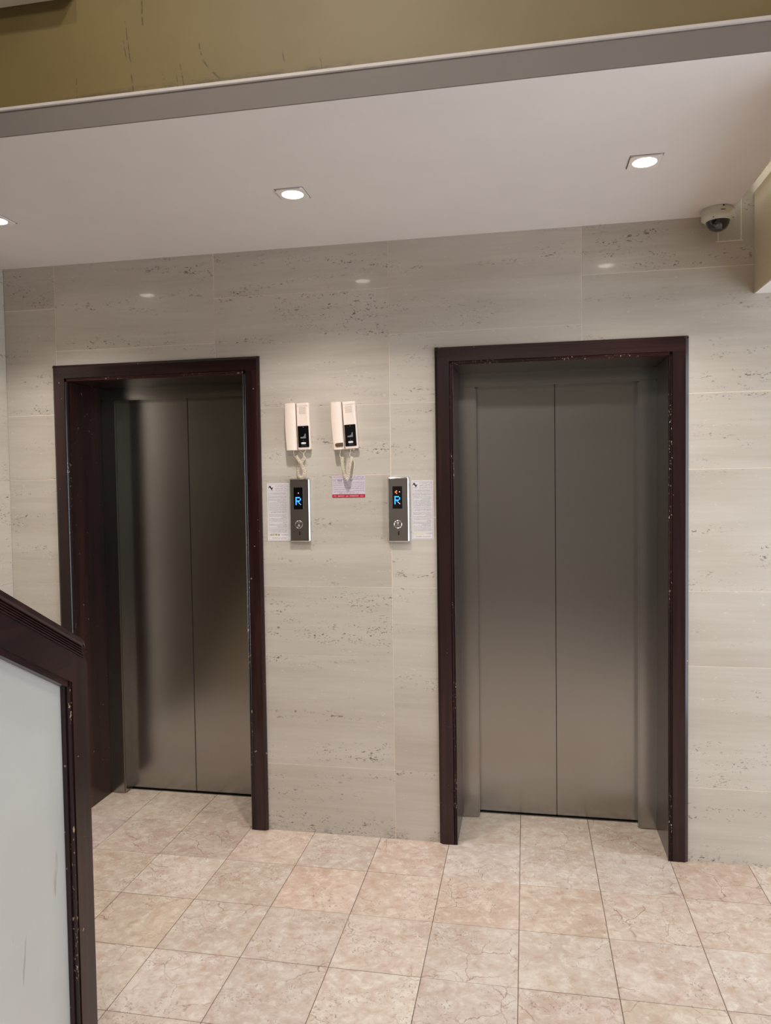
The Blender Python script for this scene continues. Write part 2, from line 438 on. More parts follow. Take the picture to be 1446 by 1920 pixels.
def flat_into(bm, x0, x1, z0, z1, y):
    v = [bm.verts.new(p) for p in ((x0, y, z0), (x1, y, z0), (x1, y, z1), (x0, y, z1))]
    bm.faces.new(v)
def poly_into(bm, pts, y): bm.faces.new([bm.verts.new((p[0], y, p[1])) for p in pts])
def scribble_into(bm, x0, x1, zc, h, y, seed=1):
    # lettering too small to read: a row of letter-sized strokes
    rn = random.Random(seed); x = x0
    while x < x1 - h * .3:
        w = min(h * rn.uniform(.45, .75), x1 - x)
        flat_into(bm, x, x + w * .25, zc - h / 2, zc + h / 2, y)
        if rn.random() < .7: flat_into(bm, x + w * .6, x + w * .8, zc - h / 2, zc + h * rn.uniform(.1, .5), y)
        if rn.random() < .8: q = zc + h * rn.choice((-.4, -.05, .35)); flat_into(bm, x + w * .25, x + w * .6, q - h * .08, q + h * .1, y)
        x += w + h * (.15 if rn.random() < .85 else .6)
def ring_into(bm, x0, x1, z0, z1, w, y):
    flat_into(bm, x0, x1, z0, z0 + w, y); flat_into(bm, x0, x1, z1 - w, z1, y)
    flat_into(bm, x0, x0 + w, z0 + w, z1 - w, y); flat_into(bm, x1 - w, x1, z0 + w, z1 - w, y)

# ================================================================== SETTING
T = 0.305; ROW0 = 0.0157
DOORS = {'left': (-1.848, -0.826), 'right': (-0.0395, 0.9850)}      # outer edges of the two wooden casings
CW = 0.078                                                          # casing width
ZT = 2.150                                                          # casing top
Y_PORTAL, Y_LEAF = 0.266, 0.338

# --- floor -----------------------------------------------------------------
fl = box('floor', (XL, XR, YB, 0.45, -0.08, -0.0012), 'grout', kind='structure', center=False)
tag(fl, 'pinkish cream marble tile floor of the lift lobby')
def tile_mesh(w, d):
    bm = bmesh.new(); add_box(bm, -w / 2, w / 2, -d / 2, d / 2, -0.012, 0.0)
    top = [e for e in bm.edges if all(abs(v.co.z) < 1e-6 for v in e.verts)]
    bmesh.ops.bevel(bm, geom=top, offset=0.0012, segments=1, affect='EDGES')
    return mesh_of(bm, 'floor_tile')
full = tile_mesh(T - 0.0021, T - 0.0021); full.materials.append(M['floor_marble'])
TINT = {(-4, 1): (.86, .80, .76), (-5, 1): (.93, .88, .82), (-3, 1): (1, .93, .88), (-1, 1): (1.0, .93, .89), (3, 1): (.94, .86, .80), (2, 1): (.96, .93, .90),
        (1, 1): (1.02, 1.0, .97), (-2, 2): (1.02, .93, .88), (-1, 2): (1.0, .93, .88), (0, 2): (.99, .92, .86), (1, 2): (.98, .92, .85), (2, 2): (1.0, .95, .90),
        (3, 3): (1.03, 1.03, 1.02), (3, 2): (1.0, .95, .90), (-4, 2): (1, .97, .92), (-5, 2): (.98, .94, .86), (-5, 3): (.97, .92, .83), (-4, 3): (.98, .93, .85), (4, 1): (1.02, 1.0, .95)}
stuff = bmesh.new()
rt = random.Random(3)
for r in range(1, 17):
    y1 = ROW0 - (r - 1) * T; y0 = y1 - T
    if r == 1: pass
    for c in range(-7, 10):
        x0, x1 = c * T, (c + 1) * T
        x0c, x1c = max(x0, XL), min(x1, XR); y0c, y1c = max(y0, YB), (min(y1, -0.001) if False else y1)
        if x1c - x0c < 0.02 or y1c - y0c < 0.02: continue
        if r <= 10:
            clipped = (x1c - x0c < T - 1e-4) or (y1c - y0c < T - 1e-4)
            me = tile_mesh(x1c - x0c - 0.0021, y1c - y0c - 0.0021) if clipped else full
            dz = rt.uniform(-0.0004, 0.0004)
            o = put('floor_tile', me, 'floor_marble', fl, ((x0c + x1c) / 2, (y0c + y1c) / 2, dz))
            j = rt.uniform(-0.08, 0.05); t = TINT.get((c, r), (1 + j, 0.98 + j + rt.uniform(-.03, .015), 0.955 + j + rt.uniform(-.04, .03)))
            o.color = (*t, 1)
        else:
            add_box(stuff, x0c + .0013, x1c - .0013, y0c + .0013, y1c - .0013, -0.012, 0)
rest = put('floor_tile_field', mesh_of(stuff, 'floor_tile_field'), 'floor_marble', fl, kind='stuff')
for side, (a, b) in DOORS.items():          # tiles running into the two recesses
    xa, xb = a + CW - 0.004, b - CW + 0.004
    y0, y1 = ROW0, 0.345
    for c in range(-7, 5):
        x0c, x1c = max(c * T, xa), min((c + 1) * T, xb)
        if x1c - x0c < 0.02: continue
        o = put('floor_tile', tile_mesh(x1c - x0c - .0026, y1 - y0 - .0026), 'floor_marble', fl, ((x0c + x1c) / 2, (y0 + y1) / 2, 0))
        j = rt.uniform(-0.04, 0.02); o.color = (.97 + j, .93 + j, .86 + j, 1)

# --- stone-clad lift wall ----------------------------------------------------
wb = bmesh.new()
oL = (DOORS['left'][0] + 0.030, DOORS['left'][1] - 0.030); oR = (DOORS['right'][0] + 0.030, DOORS['right'][1] - 0.030); oz = ZT - 0.030
for x0, x1, z0, z1 in ((XL, oL[0], 0, ZH), (oL[0], oL[1], oz, ZH), (oL[1], oR[0], 0, ZH), (oR[0], oR[1], oz, ZH), (oR[1], XR, 0, ZH)):
    add_box(wb, x0, x1, 0.0006, 0.262, z0, z1)
wall_back = put('wall_back', mesh_of(wb, 'wall_back'), 'joint_filler', kind='structure')
tag(wall_back, 'beige travertine wall holding the two lift doors')
PA = [0, .309, .812, 1.12, 1.615, 1.92, 2.418, 2.95]; PB = [0, .309, .615, 1.12, 1.425, 1.92, 2.218, 2.72, 2.95]
cols = [(XL, -1.833, PA), (-1.833, -1.0365, PB), (-1.0365, -0.2375, PA), (-0.2375, 0.571, PB), (0.571, 1.373, PA), (1.373, 2.175, PB), (2.175, XR, PA)]
G = 0.0012
def panel_piece(x0, x1, z0, z1):
    rects = [(x0, x1, z0, z1)]
    for (a, b) in (oL, oR):
        new = []
        for (p, q, s, t) in rects:
            if q <= a or p >= b or s >= oz: new.append((p, q, s, t)); continue
            if p < a: new.append((p, a, s, t))
            if q > b: new.append((b, q, s, t))
            if t > oz: new.append((max(p, a), min(q, b), oz, t))
        rects = new
    rects = [r for r in rects if r[1] - r[0] > 0.006 and r[3] - r[2] > 0.02]
    if not rects: return
    cx, cz = (x0 + x1) / 2, (z0 + z1) / 2
    bm = bmesh.new()
    for (p, q, s, t) in rects: add_box(bm, p - cx, q - cx, 0, 0.0026, s - cz, t - cz)
    put('stone_panel', mesh_of(bm, 'stone_panel'), 'travertine', wall_back, (cx, rt.uniform(-0.0002, 0.0002), cz))
for x0, x1, zs in cols:
    for z0, z1 in zip(zs, zs[1:]): panel_piece(x0 + G, x1 - G, z0 + G, z1 - G)
# light filler outline of a let-in stone patch behind the security camera
fb = bmesh.new()
add_box(fb, 1.0945, 1.0985, -0.0016, 0.001, 2.516, 2.70); add_box(fb, 1.180, 1.184, -0.0016, 0.001, 2.516, 2.70); add_box(fb, 1.088, 1.190, -0.0016, 0.001, 2.514, 2.5175)
put('filler_bead', mesh_of(fb), 'joint_filler', wall_back, label='pale filler line around a small stone patch')

# --- left wall, clad in the same stone ---------------------------------------
wl = box('wall_left', (XL - 0.15, XL - 0.0024, YB, 0.262, 0, ZH), 'joint_filler', kind='structure', center=False)
tag(wl, 'pale travertine return wall at the left edge')
for i in range(1):
    y1 = 0 - 0.8 * i; y0 = y1 - 0.8; zs = PB if i % 2 else PA
    for z0, z1 in zip(zs, zs[1:]):
        bm = bmesh.new(); h = (z1 - z0) / 2 - G
        v = [bm.verts.new((x, y, z)) for x in (-.0026, 0) for y in (-.4 + G, .4 - G) for z in (-h, h)]
        for f in ((0, 1, 3, 2), (4, 6, 7, 5), (0, 4, 5, 1), (2, 3, 7, 6), (0, 2, 6, 4), (1, 5, 7, 3)): bm.faces.new([v[q] for q in f])
        # turn so the stone's length runs along local x for the veining
        bmesh.ops.rotate(bm, verts=bm.verts[:], matrix=Matrix.Rotation(math.radians(-90), 3, 'Z'))
        o = put('stone_panel', mesh_of(bm, 'stone_panel'), 'travertine', wl, (XL, (y0 + y1) / 2, (z0 + z1) / 2)); o.rotation_euler = (0, 0, math.radians(90))
box('wall_left_dark', (XL - 0.0024, XL + 0.001, YB, -0.802, 0, ZH), 'stairwell_dimness', kind='structure', center=False)  # unseen stretch of wall, coloured dark to dim the left lift door's reflection

# --- rest of the lobby (out of frame, but lights and reflects) ----------------
box('wall_rear', (XL, XR, YB - 0.15, YB, 0, ZH), 'lobby_paint', kind='structure', center=False)
wr = bmesh.new()
add_box(wr, XR, XR + .15, YB, ENT[0], 0, ZH); add_box(wr, XR, XR + .15, ENT[1], 0.262, 0, ZH); add_box(wr, XR, XR + .15, ENT[0], ENT[1], ENT[3], ZH)
put('wall_right', mesh_of(wr), 'lobby_paint', kind='structure')
box('ceiling_high', (XL, XR, YB, YF, ZH, ZH + .12), 'ceiling_paint', kind='structure', center=False)
wf = bmesh.new()
for y in (ENT[0], (ENT[0] + ENT[1]) / 2 - .025, ENT[1] - .05): add_box(wf, XR + .04, XR + .09, y, y + .05, 0, ENT[3])
add_box(wf, XR + .04, XR + .09, ENT[0], ENT[1], 2.08, 2.13); add_box(wf, XR + .04, XR + .09, ENT[0], ENT[1], ENT[3] - .05, ENT[3])
put('window_1', mesh_of(wf), 'dark_metal', kind='structure')

# --- low soffit over the lifts, fascia, bead, olive wall, beams ----------------
SX = 1.136
box('ceiling', (XL, SX, YF, 0.0, ZC, ZC + .071), 'ceiling_paint', kind='structure', center=False)
box('trim_1', (XL, SX, YF - .004, YF, ZC + .0005, ZC + .072), 'fascia_paint', kind='structure', center=False, label='taupe fascia along the soffit edge')
box('trim_2', (XL, XR, YF - .010, YF, ZC + .072, ZC + .083), 'white_bead', bevel=.002, kind='structure', label='thin white bead above the fascia')
box('wall_upper', (XL, XR, YF, YF + .12, ZC + .083, ZH), 'olive_paint', kind='structure', center=False, label='scuffed olive painted wall above the soffit')
box('beam_upper', (XL, -0.93, YF - .10, YF, 2.990, 3.32), 'cream_paint', bevel=.003, kind='structure', label='cream beam at the upper left corner')
bb = box('beam_right', (1.230, 1.62, YF, 0.0, 2.306, ZC + .083), 'beam_paint', bevel=.002, kind='structure', label='beige downstand beam beside the soffit')
box('beam_soffit', (1.2325, 1.6175, YF + .003, -0.001, 2.3035, 2.3062), 'ceiling_paint', kind='structure', center=False)
box('ceiling_gap', (SX, 1.230, YF, 0.0, 2.735, 3.10), 'beam_paint', kind='structure', center=False)
box('ceiling_side', (1.62, XR, YF, 0.0, ZC, ZC + .083), 'ceiling_paint', kind='structure', center=False)

# --- stairs behind the balustrade ----------------------------------------------
stp = bmesh.new()
for i in range(9):
    add_box(stp, XL + .004, -0.905, -1.50 - .298 * (i + 1), -1.50 - .298 * i, 0.0005, .17 * (i + 1))
put('stairs', mesh_of(stp), 'stair_stone', kind='structure')

# ================================================================== THINGS
# --- wooden casings -----------------------------------------------------------
def casing(side, label):
    a, b = DOORS[side]; ox = (a + b) / 2
    t = thing('door_casing', label, 'door frame', (ox, 0, 0), group='dark wooden lift door casings')
    D = 0.016; W = (b - a) / 2
    # cross-section of an upright, outer edge at s=0, inner at s=CW ; (s, y)
    face = [(0.012, 0.0), (0.012, -D), (CW - 0.016, -D), (CW - 0.016, 0.0)]
    outer = [(0, 0.0), (0, -0.007), (0.004, -0.0095), (0.0118, -0.0138), (0.0118, 0.0)]
    inner = [(CW - 0.0158, 0.0), (CW - 0.0158, -0.013), (CW - 0.012, -0.0175), (CW - 0.008, -0.013), (CW - 0.006, -0.013), (CW - 0.002, -0.0165), (CW, -0.012), (CW, 0.0)]
    for s in (-1, 1):
        f = lambda pts: [(s * (W - p[0]), p[1]) for p in pts]
        up = prism('casing_side', f(face), 2, 0.001, ZT - CW + .0158, 'mahogany_upright', t)
        prism('outer_moulding', f(outer), 2, 0.001, ZT, 'mahogany_upright', up)
        prism('inner_bead', f(inner), 2, 0.001, ZT - CW, 'mahogany_worn', up, smooth=False)
        # polished reveal running back to the steel portal
        x0, x1 = sorted((s * (W - CW + .002), s * (W - 0.030)))
        box('reveal_side', (x0, x1, 0.001, Y_PORTAL - .001, 0.001, ZT - CW), 'mahogany_upright', t)
    g = lambda pts: [(p[1], ZT - p[0]) for p in pts]
    hd = prism('casing_head', g(face), 0, -W + 0.012, W - 0.012, 'mahogany_level', t)
    prism('outer_moulding', g(outer), 0, -W + .0005, W - .0005, 'mahogany_level', hd)
    prism('inner_bead', g(inner), 0, -W + CW - .004, W - CW + .004, 'mahogany_worn_level', hd)
    box('reveal_head', (-W + .030, W - .030, 0.001, Y_PORTAL - .001, ZT - CW + .002, ZT - .030), 'mahogany_level', t)
casing('left', 'chipped dark wooden casing round the lift door behind the stair rail')
casing('right', 'chipped dark wooden casing round the lift door under the security camera')

# --- steel portals with sliding leaves ------------------------------------------
def lift(side, label):
    a, b = DOORS[side]; ox = (a + b) / 2; W = (b - a) / 2 - 0.028
    t = thing('elevator_door', label, 'elevator', (ox, Y_LEAF, 0), group='brushed steel lift doors')
    yo = -Y_LEAF; hw = 0.356; zt = 2.012
    for s in (-1, 1):
        x0, x1 = sorted((s * hw, s * W))
        box('steel_jamb', (x0, x1, Y_PORTAL + yo, Y_LEAF + .05 + yo, 0.001, zt - .0008), 'brushed_steel', t, bevel=.0060, seg=6)
    box('steel_header', (-W, W, Y_PORTAL + yo, Y_LEAF + .05 + yo, zt, ZT - .032), 'brushed_steel', t, bevel=.0060, seg=6)
    for s in (-1, 1):
        x0, x1 = sorted((s * .0016, s * (hw + .012)))
        leaf = box('door_leaf', (x0, x1, 0, .030, 0.006, zt + .02), 'brushed_steel', t, bevel=.0018, seg=2)
    box('meeting_gap', (-.004, .004, .006, .028, .004, zt), 'dark_gap', t)
    box('threshold', (-hw, hw, .0015 - .016, .030, 0.0002, .0026), 'brushed_steel', t)
    box('shaft_back', (-W, W, .052, .062, 0, ZT - .035), 'dark_gap', t)
lift('left', 'two-leaf brushed steel lift door in the left recess')
lift('right', 'two-leaf brushed steel lift door in the right recess')

# --- downlights --------------------------------------------------------------------
def downlight(x, y, label):
    t = thing('downlight', label, 'ceiling light', (x, y, ZC), group='square recessed downlights')
    bm = bmesh.new(); s = .0505; r = .0385; n = 32
    z0, z1 = -0.0045, 0.0
    sq = []
    for i in range(n):
        a = 2 * math.pi * (i + .5) / n; c, d = math.cos(a), math.sin(a); k = s / max(abs(c), abs(d)); sq.append((c * k, d * k))
    def ring(pts, z): return [bm.verts.new((p[0], p[1], z)) for p in pts]
    ci = [(r * math.cos(2 * math.pi * (i + .5) / n), r * math.sin(2 * math.pi * (i + .5) / n)) for i in range(n)]
    A, B, C, Dd = ring(sq, z1), ring(sq, z0), ring(ci, z0), ring(ci, z1)
    for P, Q in ((A, B), (B, C), (C, Dd)):
        for i in range(n): bm.faces.new((P[i], P[(i + 1) % n], Q[(i + 1) % n], Q[i]))
    put('trim_frame', mesh_of(bm), 'lamp_trim', t)
    gb = bmesh.new(); ring4 = .0525
    for x0, x1, y0, y1 in ((-ring4, ring4, -ring4, -.0507), (-ring4, ring4, .0507, ring4), (-ring4, -.0507, -.0507, .0507), (.0507, ring4, -.0507, .0507)):
        add_box(gb, x0, x1, y0, y1, -.0006, 0.0)
    put('shadow_gap', mesh_of(gb), 'dark_metal', t)
    lathe('diffuser', [(0, -.0060), (.02, -.0056), (.034, -.0040), (.0384, -.001)], 'lamp_glow', t)
    ld = bpy.data.lights.new('downlight_beam', 'SPOT'); ld.energy = DOWNLIGHT_W; ld.color = LAMP_COL
    ld.spot_size = math.radians(124); ld.spot_blend = 1.0; ld.shadow_soft_size = 0.030
    lo = bpy.data.objects.new('downlight_beam', ld); COL.objects.link(lo); lo.parent = t; lo.location = (0, 0, -.012)
downlight(-0.475, -0.588, 'square recessed downlight in the middle of the white soffit')
downlight(0.729, -0.596, 'square recessed downlight nearest the security camera')
downlight(-1.672, -0.588, 'square recessed downlight cut by the left picture edge')
for x, y, wt, size, aim, lb in (
        (-0.35, -2.36, 1.0, 150, None, 'round ceiling lamp high above the lobby, further from the stairs'),
        (-0.95, -2.45, 0.35, 150, None, 'round ceiling lamp high above the lobby, over the stairs'),
        (0.10, -3.90, 4.6, 86, (0.0, 0.0, 0.55), 'added unseen fill lamp aimed at the lift wall'),  # added fill lamp, lifts the brightness of the lift wall
        (-0.35, -4.42, 3.6, 58, None, 'added unseen lamp brightening the rear lobby wall')):  # added lamp, gives the steel doors a brighter wall to reflect
    t = thing('lobby_lamp', lb, 'ceiling light', (x, y, ZH), group='lobby ceiling lamps')
    lathe('lamp_body', [(.001, -.028), (.05, -.028), (.062, -.018), (.062, 0)], 'lamp_trim', t)
    lathe('diffuser', [(0, -.031), (.03, -.031), (.046, -.0285)], 'lamp_glow', t)
    ld = bpy.data.lights.new('lobby_lamp_beam', 'SPOT'); ld.energy = LOBBY_W * wt; ld.color = LAMP_COL
    ld.spot_size = math.radians(size); ld.spot_blend = 0.7; ld.shadow_soft_size = .012 if size > 100 else .045 if not aim else .22
    lo = bpy.data.objects.new('lobby_lamp_beam', ld); COL.objects.link(lo); lo.parent = t; lo.location = (0, 0, -.045)
    if aim: lo.rotation_euler = (Vector(aim) - Vector((x, y, ZH))).to_track_quat('-Z', 'Y').to_euler()

# --- security camera -------------------------------------------------------------
dc = thing('security_camera', 'white dome security camera fixed under the soffit corner', 'camera', (1.078, -0.076, ZC))
lathe('base', [(.050, 0), (.057, -.0005), (.0585, -.006), (.0575, -.0065), (.0575, -.008), (.059, -.009), (.0605, -.030)], 'camera_plastic', dc)
lathe('collar', [(.0607, -.0302), (.0610, -.037), (.058, -.041), (.050, -.046), (.0445, -.048), (.043, -.046)], 'camera_plastic', dc)
pr = [(.0430 * math.cos(a), -.046 - .0400 * math.sin(a)) for a in [math.radians(x) for x in range(0, 91, 10)]]; pr[-1] = (0, pr[-1][1])
lathe('dome', pr, 'smoked_dome', dc)
# pale rim strip along the lower edge of the dome window
rim = [Vector((.0436 * math.cos(a) * .985, .0436 * math.sin(a) * .72 + .022, -.046 - .0436 * 0.62 - .012 * math.cos(a * 2))) for a in [math.radians(v) for v in range(0, 181, 12)]]
lens = lathe('lens', [(0, .0425), (.006, .0420), (.0095, .0405), (.0125, .0375), (.013, .030)], 'lens_grey', dc, (0, 0, -.046), n=24)
lens.rotation_euler = Vector((-.36, -.80, -.48)).to_track_quat('Z', 'Y').to_euler()
ln2 = lathe('lens_glass', [(0, .0432), (.005, .0429), (.0062, .0422)], 'black_gloss', dc, (0, 0, -.046), n=20)
ln2.rotation_euler = lens.rotation_euler
for a in (-120, -30, 60, 150):
    s = lathe('screw', [(0, .0016), (.0022, .0014), (.003, 0)], 'dark_metal', dc, (.0555 * math.cos(math.radians(a)), .0555 * math.sin(math.radians(a)), -.0425), n=12)
    s.rotation_euler = (math.pi, 0, 0)
def on_base(name, ang, z, w, h, mat):
    bm = bmesh.new(); r = .0606; n = 6
    da = w / r
    v = [[bm.verts.new((rr * math.cos(ang - da / 2 + da * i / n), rr * math.sin(ang - da / 2 + da * i / n), zz)) for i in range(n + 1)] for rr in (r - .002, r + .0005) for zz in (z, z + h)]
    for P, Q in ((v[2], v[3]), (v[0], v[2]), (v[3], v[1])):
        for i in range(n): bm.faces.new((P[i], P[i + 1], Q[i + 1], Q[i]))
    put(name, mesh_of(bm), mat, dc)
on_base('name_strip', math.radians(-86), -.0215, .017, .0026, 'grey_ink')
on_base('cable_hole', math.radians(-84), -.0068, .005, .0045, 'dark_gap')

# --- intercoms ---------------------------------------------------------------------
def intercom(cx, cz, rot, label, badge, ctrl, leads):
    t = thing('intercom', label, 'intercom', (cx, 0, cz), rot, 'ivory wall intercoms')
    W, H = .104, .205
    # back body: slim box with a swelling right half
    body = prism('body', [(-.052, 0), (-.052, -.018), (-.006, -.020), (-.004, -.026), (.046, -.026), (.0505, -.022), (.052, -.014), (.052, 0)], 2, -H / 2, H / 2, 'ivory_plastic', t)
    bv = body.modifiers.new('soft', 'BEVEL'); bv.width = .0022; bv.segments = 2; bv.limit_method = 'ANGLE'
    box('top_lip', (-.003, .0495, -.0275, -.024, H / 2 - .0125, H / 2 - .0105), 'ivory_plastic', t, bevel=.0006)
    gr = bmesh.new()
    for i in range(7):
        for j in range(7): add_box(gr, .0085 + i * .0044, .0085 + i * .0044 + .0018, -.0264, -.0258, H / 2 - .0205 - j * .0046, H / 2 - .0205 - j * .0046 + .0020)
    put('speaker_holes', mesh_of(gr), 'badge_brown', t, kind='stuff')
    bp = box('button_panel', (-.0015, .0485, -.0285, -.0255, -H / 2 + .0110, -H / 2 + .1045), 'black_gloss', t, bevel=.0012, seg=2)
    z0 = -H / 2
    sy = bmesh.new(); poly_into(sy, [(.0105, z0 + .050), (.0345, z0 + .050), (.0345, z0 + .0705), (.0300, z0 + .0695), (.0275, z0 + .0600), (.0205, z0 + .0565), (.0105, z0 + .0560)], -.0288)
    text_into(sy, 'o', .021, .025, z0 + .0405, .0026, -.0288)
    scribble_into(sy, .014, .036, z0 + .0180, .0026, -.0288, 4)
    text_into(sy, '0', .022, .028, z0 + .0985, .0040, -.0288)
    put('printed_symbols', mesh_of(sy), 'grey_print', t, kind='stuff')
    pill = prism('call_button', [(p[0] + .0235, p[1] + z0 + .0285) for p in rounded(.0215, .0085, .0042)], 1, -.0300, -.0280, 'pale_button', t)
    box('cradle_gap_shade', (-.0068, -.0035, -.0262, -.0195, -H / 2 + .001, H / 2 - .001), 'badge_brown', t)  # solid brown strip painted in as the shade between handset and body
    # handset: bowed bar with rounded ends
    prof = []
    n = 14
    for i in range(n + 1):
        u = -1 + 2 * i / n; prof.append((-.0465 + .003 * (1 - u * u) - .044 + .0, u * H / 2))
    hs = bmesh.new(); rings = []
    sec = [(-.0530, -.0185), (-.0535, -.036), (-.0500, -.0425), (-.0440, -.0450), (-.0180, -.0450), (-.0110, -.0420), (-.0075, -.0360), (-.0070, -.0185)]
    for i in range(n + 1):
        u = -1 + 2 * i / n; z = u * (H / 2 + .0005); bow = .0045 * (1 - u * u); dep = .004 * (1 - u * u)
        rings.append([hs.verts.new((x - (bow if x < -.04 else bow * .15), y + (dep if y < -.03 else 0), z)) for x, y in sec])
    for A, B in zip(rings, rings[1:]):
        for k in range(len(sec)): hs.faces.new((A[k], A[(k + 1) % len(sec)], B[(k + 1) % len(sec)], B[k]))
    hs.faces.new(rings[0][::-1]); hs.faces.new(rings[-1])
    ho = put('handset', mesh_of(hs, 'handset', True), 'ivory_plastic', t)
    try: ho.data.set_sharp_from_angle(angle=math.radians(35))
    except Exception: pass
    if badge:
        bd = prism('badge', [(p[0] - .0255, p[1] + z0 + .0190) for p in rounded(.0360, .0165, .0080)[:6] * 0 + [(.0180, .0082), (-.0100, .0082), (-.0160, .0055), (-.0180, 0), (-.0160, -.0055), (-.0100, -.0082), (.0180, -.0082)]], 1, -.0466, -.0440, 'badge_brown', t, label='brown name badge on the handset')
        bt = bmesh.new(); scribble_into(bt, -.036, -.012, z0 + .019, .0042, -.0469, 5); put('badge_lettering', mesh_of(bt), 'hand_ink', bd, kind='stuff')
        box('hook_tab', (.028, .0335, -.018, -.012, z0 - .006, z0), 'ivory_plastic', t)
    put('coiled_cord', tube_mesh(coil_path(ctrl, .0066, .0058), .00175, 6, 'cord'), 'cord_ivory', t)
    for ld in leads: put('cord_lead', tube_mesh(catmull(ld, 8), .0017, 6, 'lead'), 'cord_ivory', t)
S = 0.00233
def px(cx_, cy_, pts, y=-.024):
    return [(S * (u - cx_), yy, -S * (v - cy_)) for u, v, yy in [(p + (y,))[:3] if len(p) == 2 else p for p in pts]]
def unrot(pts, rot):       # the cords hang plumb although the set is tilted
    c, s = math.cos(-rot), math.sin(-rot)
    return [(x * c + z * s, y, -x * s + z * c) for x, y, z in pts]
r1, r2 = math.radians(-1.6), math.radians(-3.1)
A_ = lambda pts, y=-.02: unrot(px(560, 801, pts, y), r1)
B_ = lambda pts, y=-.02: unrot(px(647, 798, pts, y), r2)
intercom(-.6455, 1.830, r1, 'ivory intercom with twisted coil cord, nearer the left lift', False,
         A_([(554.5, 857, -.020), (561, 866, -.026), (567.5, 876, -.030), (571, 886, -.028), (568.5, 895, -.022), (563, 897.5, -.018), (558.5, 894, -.016), (557, 884, -.014), (560.5, 873, -.012), (566, 865, -.012), (570.5, 858, -.013)]),
         [A_([(550.5, 842, -.028), (550.8, 850, -.027), (551.5, 857, -.024), (554, 858, -.022)]), A_([(570, 858, -.014), (568.5, 853, -.014), (569.5, 850, -.014), (574.5, 843, -.015)]),
          A_([(560, 844, -.014), (562.5, 848, -.013), (568, 850.5, -.013), (573, 847, -.013)])])
intercom(-.4345, 1.8295, r2, 'ivory intercom with brown badge, hanging above the lilac notice', True,
         B_([(640.5, 857, -.022), (641.8, 868, -.026), (643.5, 882, -.028), (646.5, 894, -.026), (649.5, 899, -.022), (651.5, 893, -.020), (653.5, 882, -.019), (656, 868, -.018), (658.5, 856, -.018)]),
         [B_([(638.5, 840, -.030), (638, 848, -.029), (637.3, 855, -.027), (640, 857.5, -.024)]), B_([(657.5, 857, -.018), (655, 854, -.018), (656.5, 848, -.018), (657.2, 841, -.018)]),
          B_([(659, 861, -.006), (662.8, 868, -.004), (661.5, 878, -.003), (659, 893, -.003), (656, 897, -.003)])])

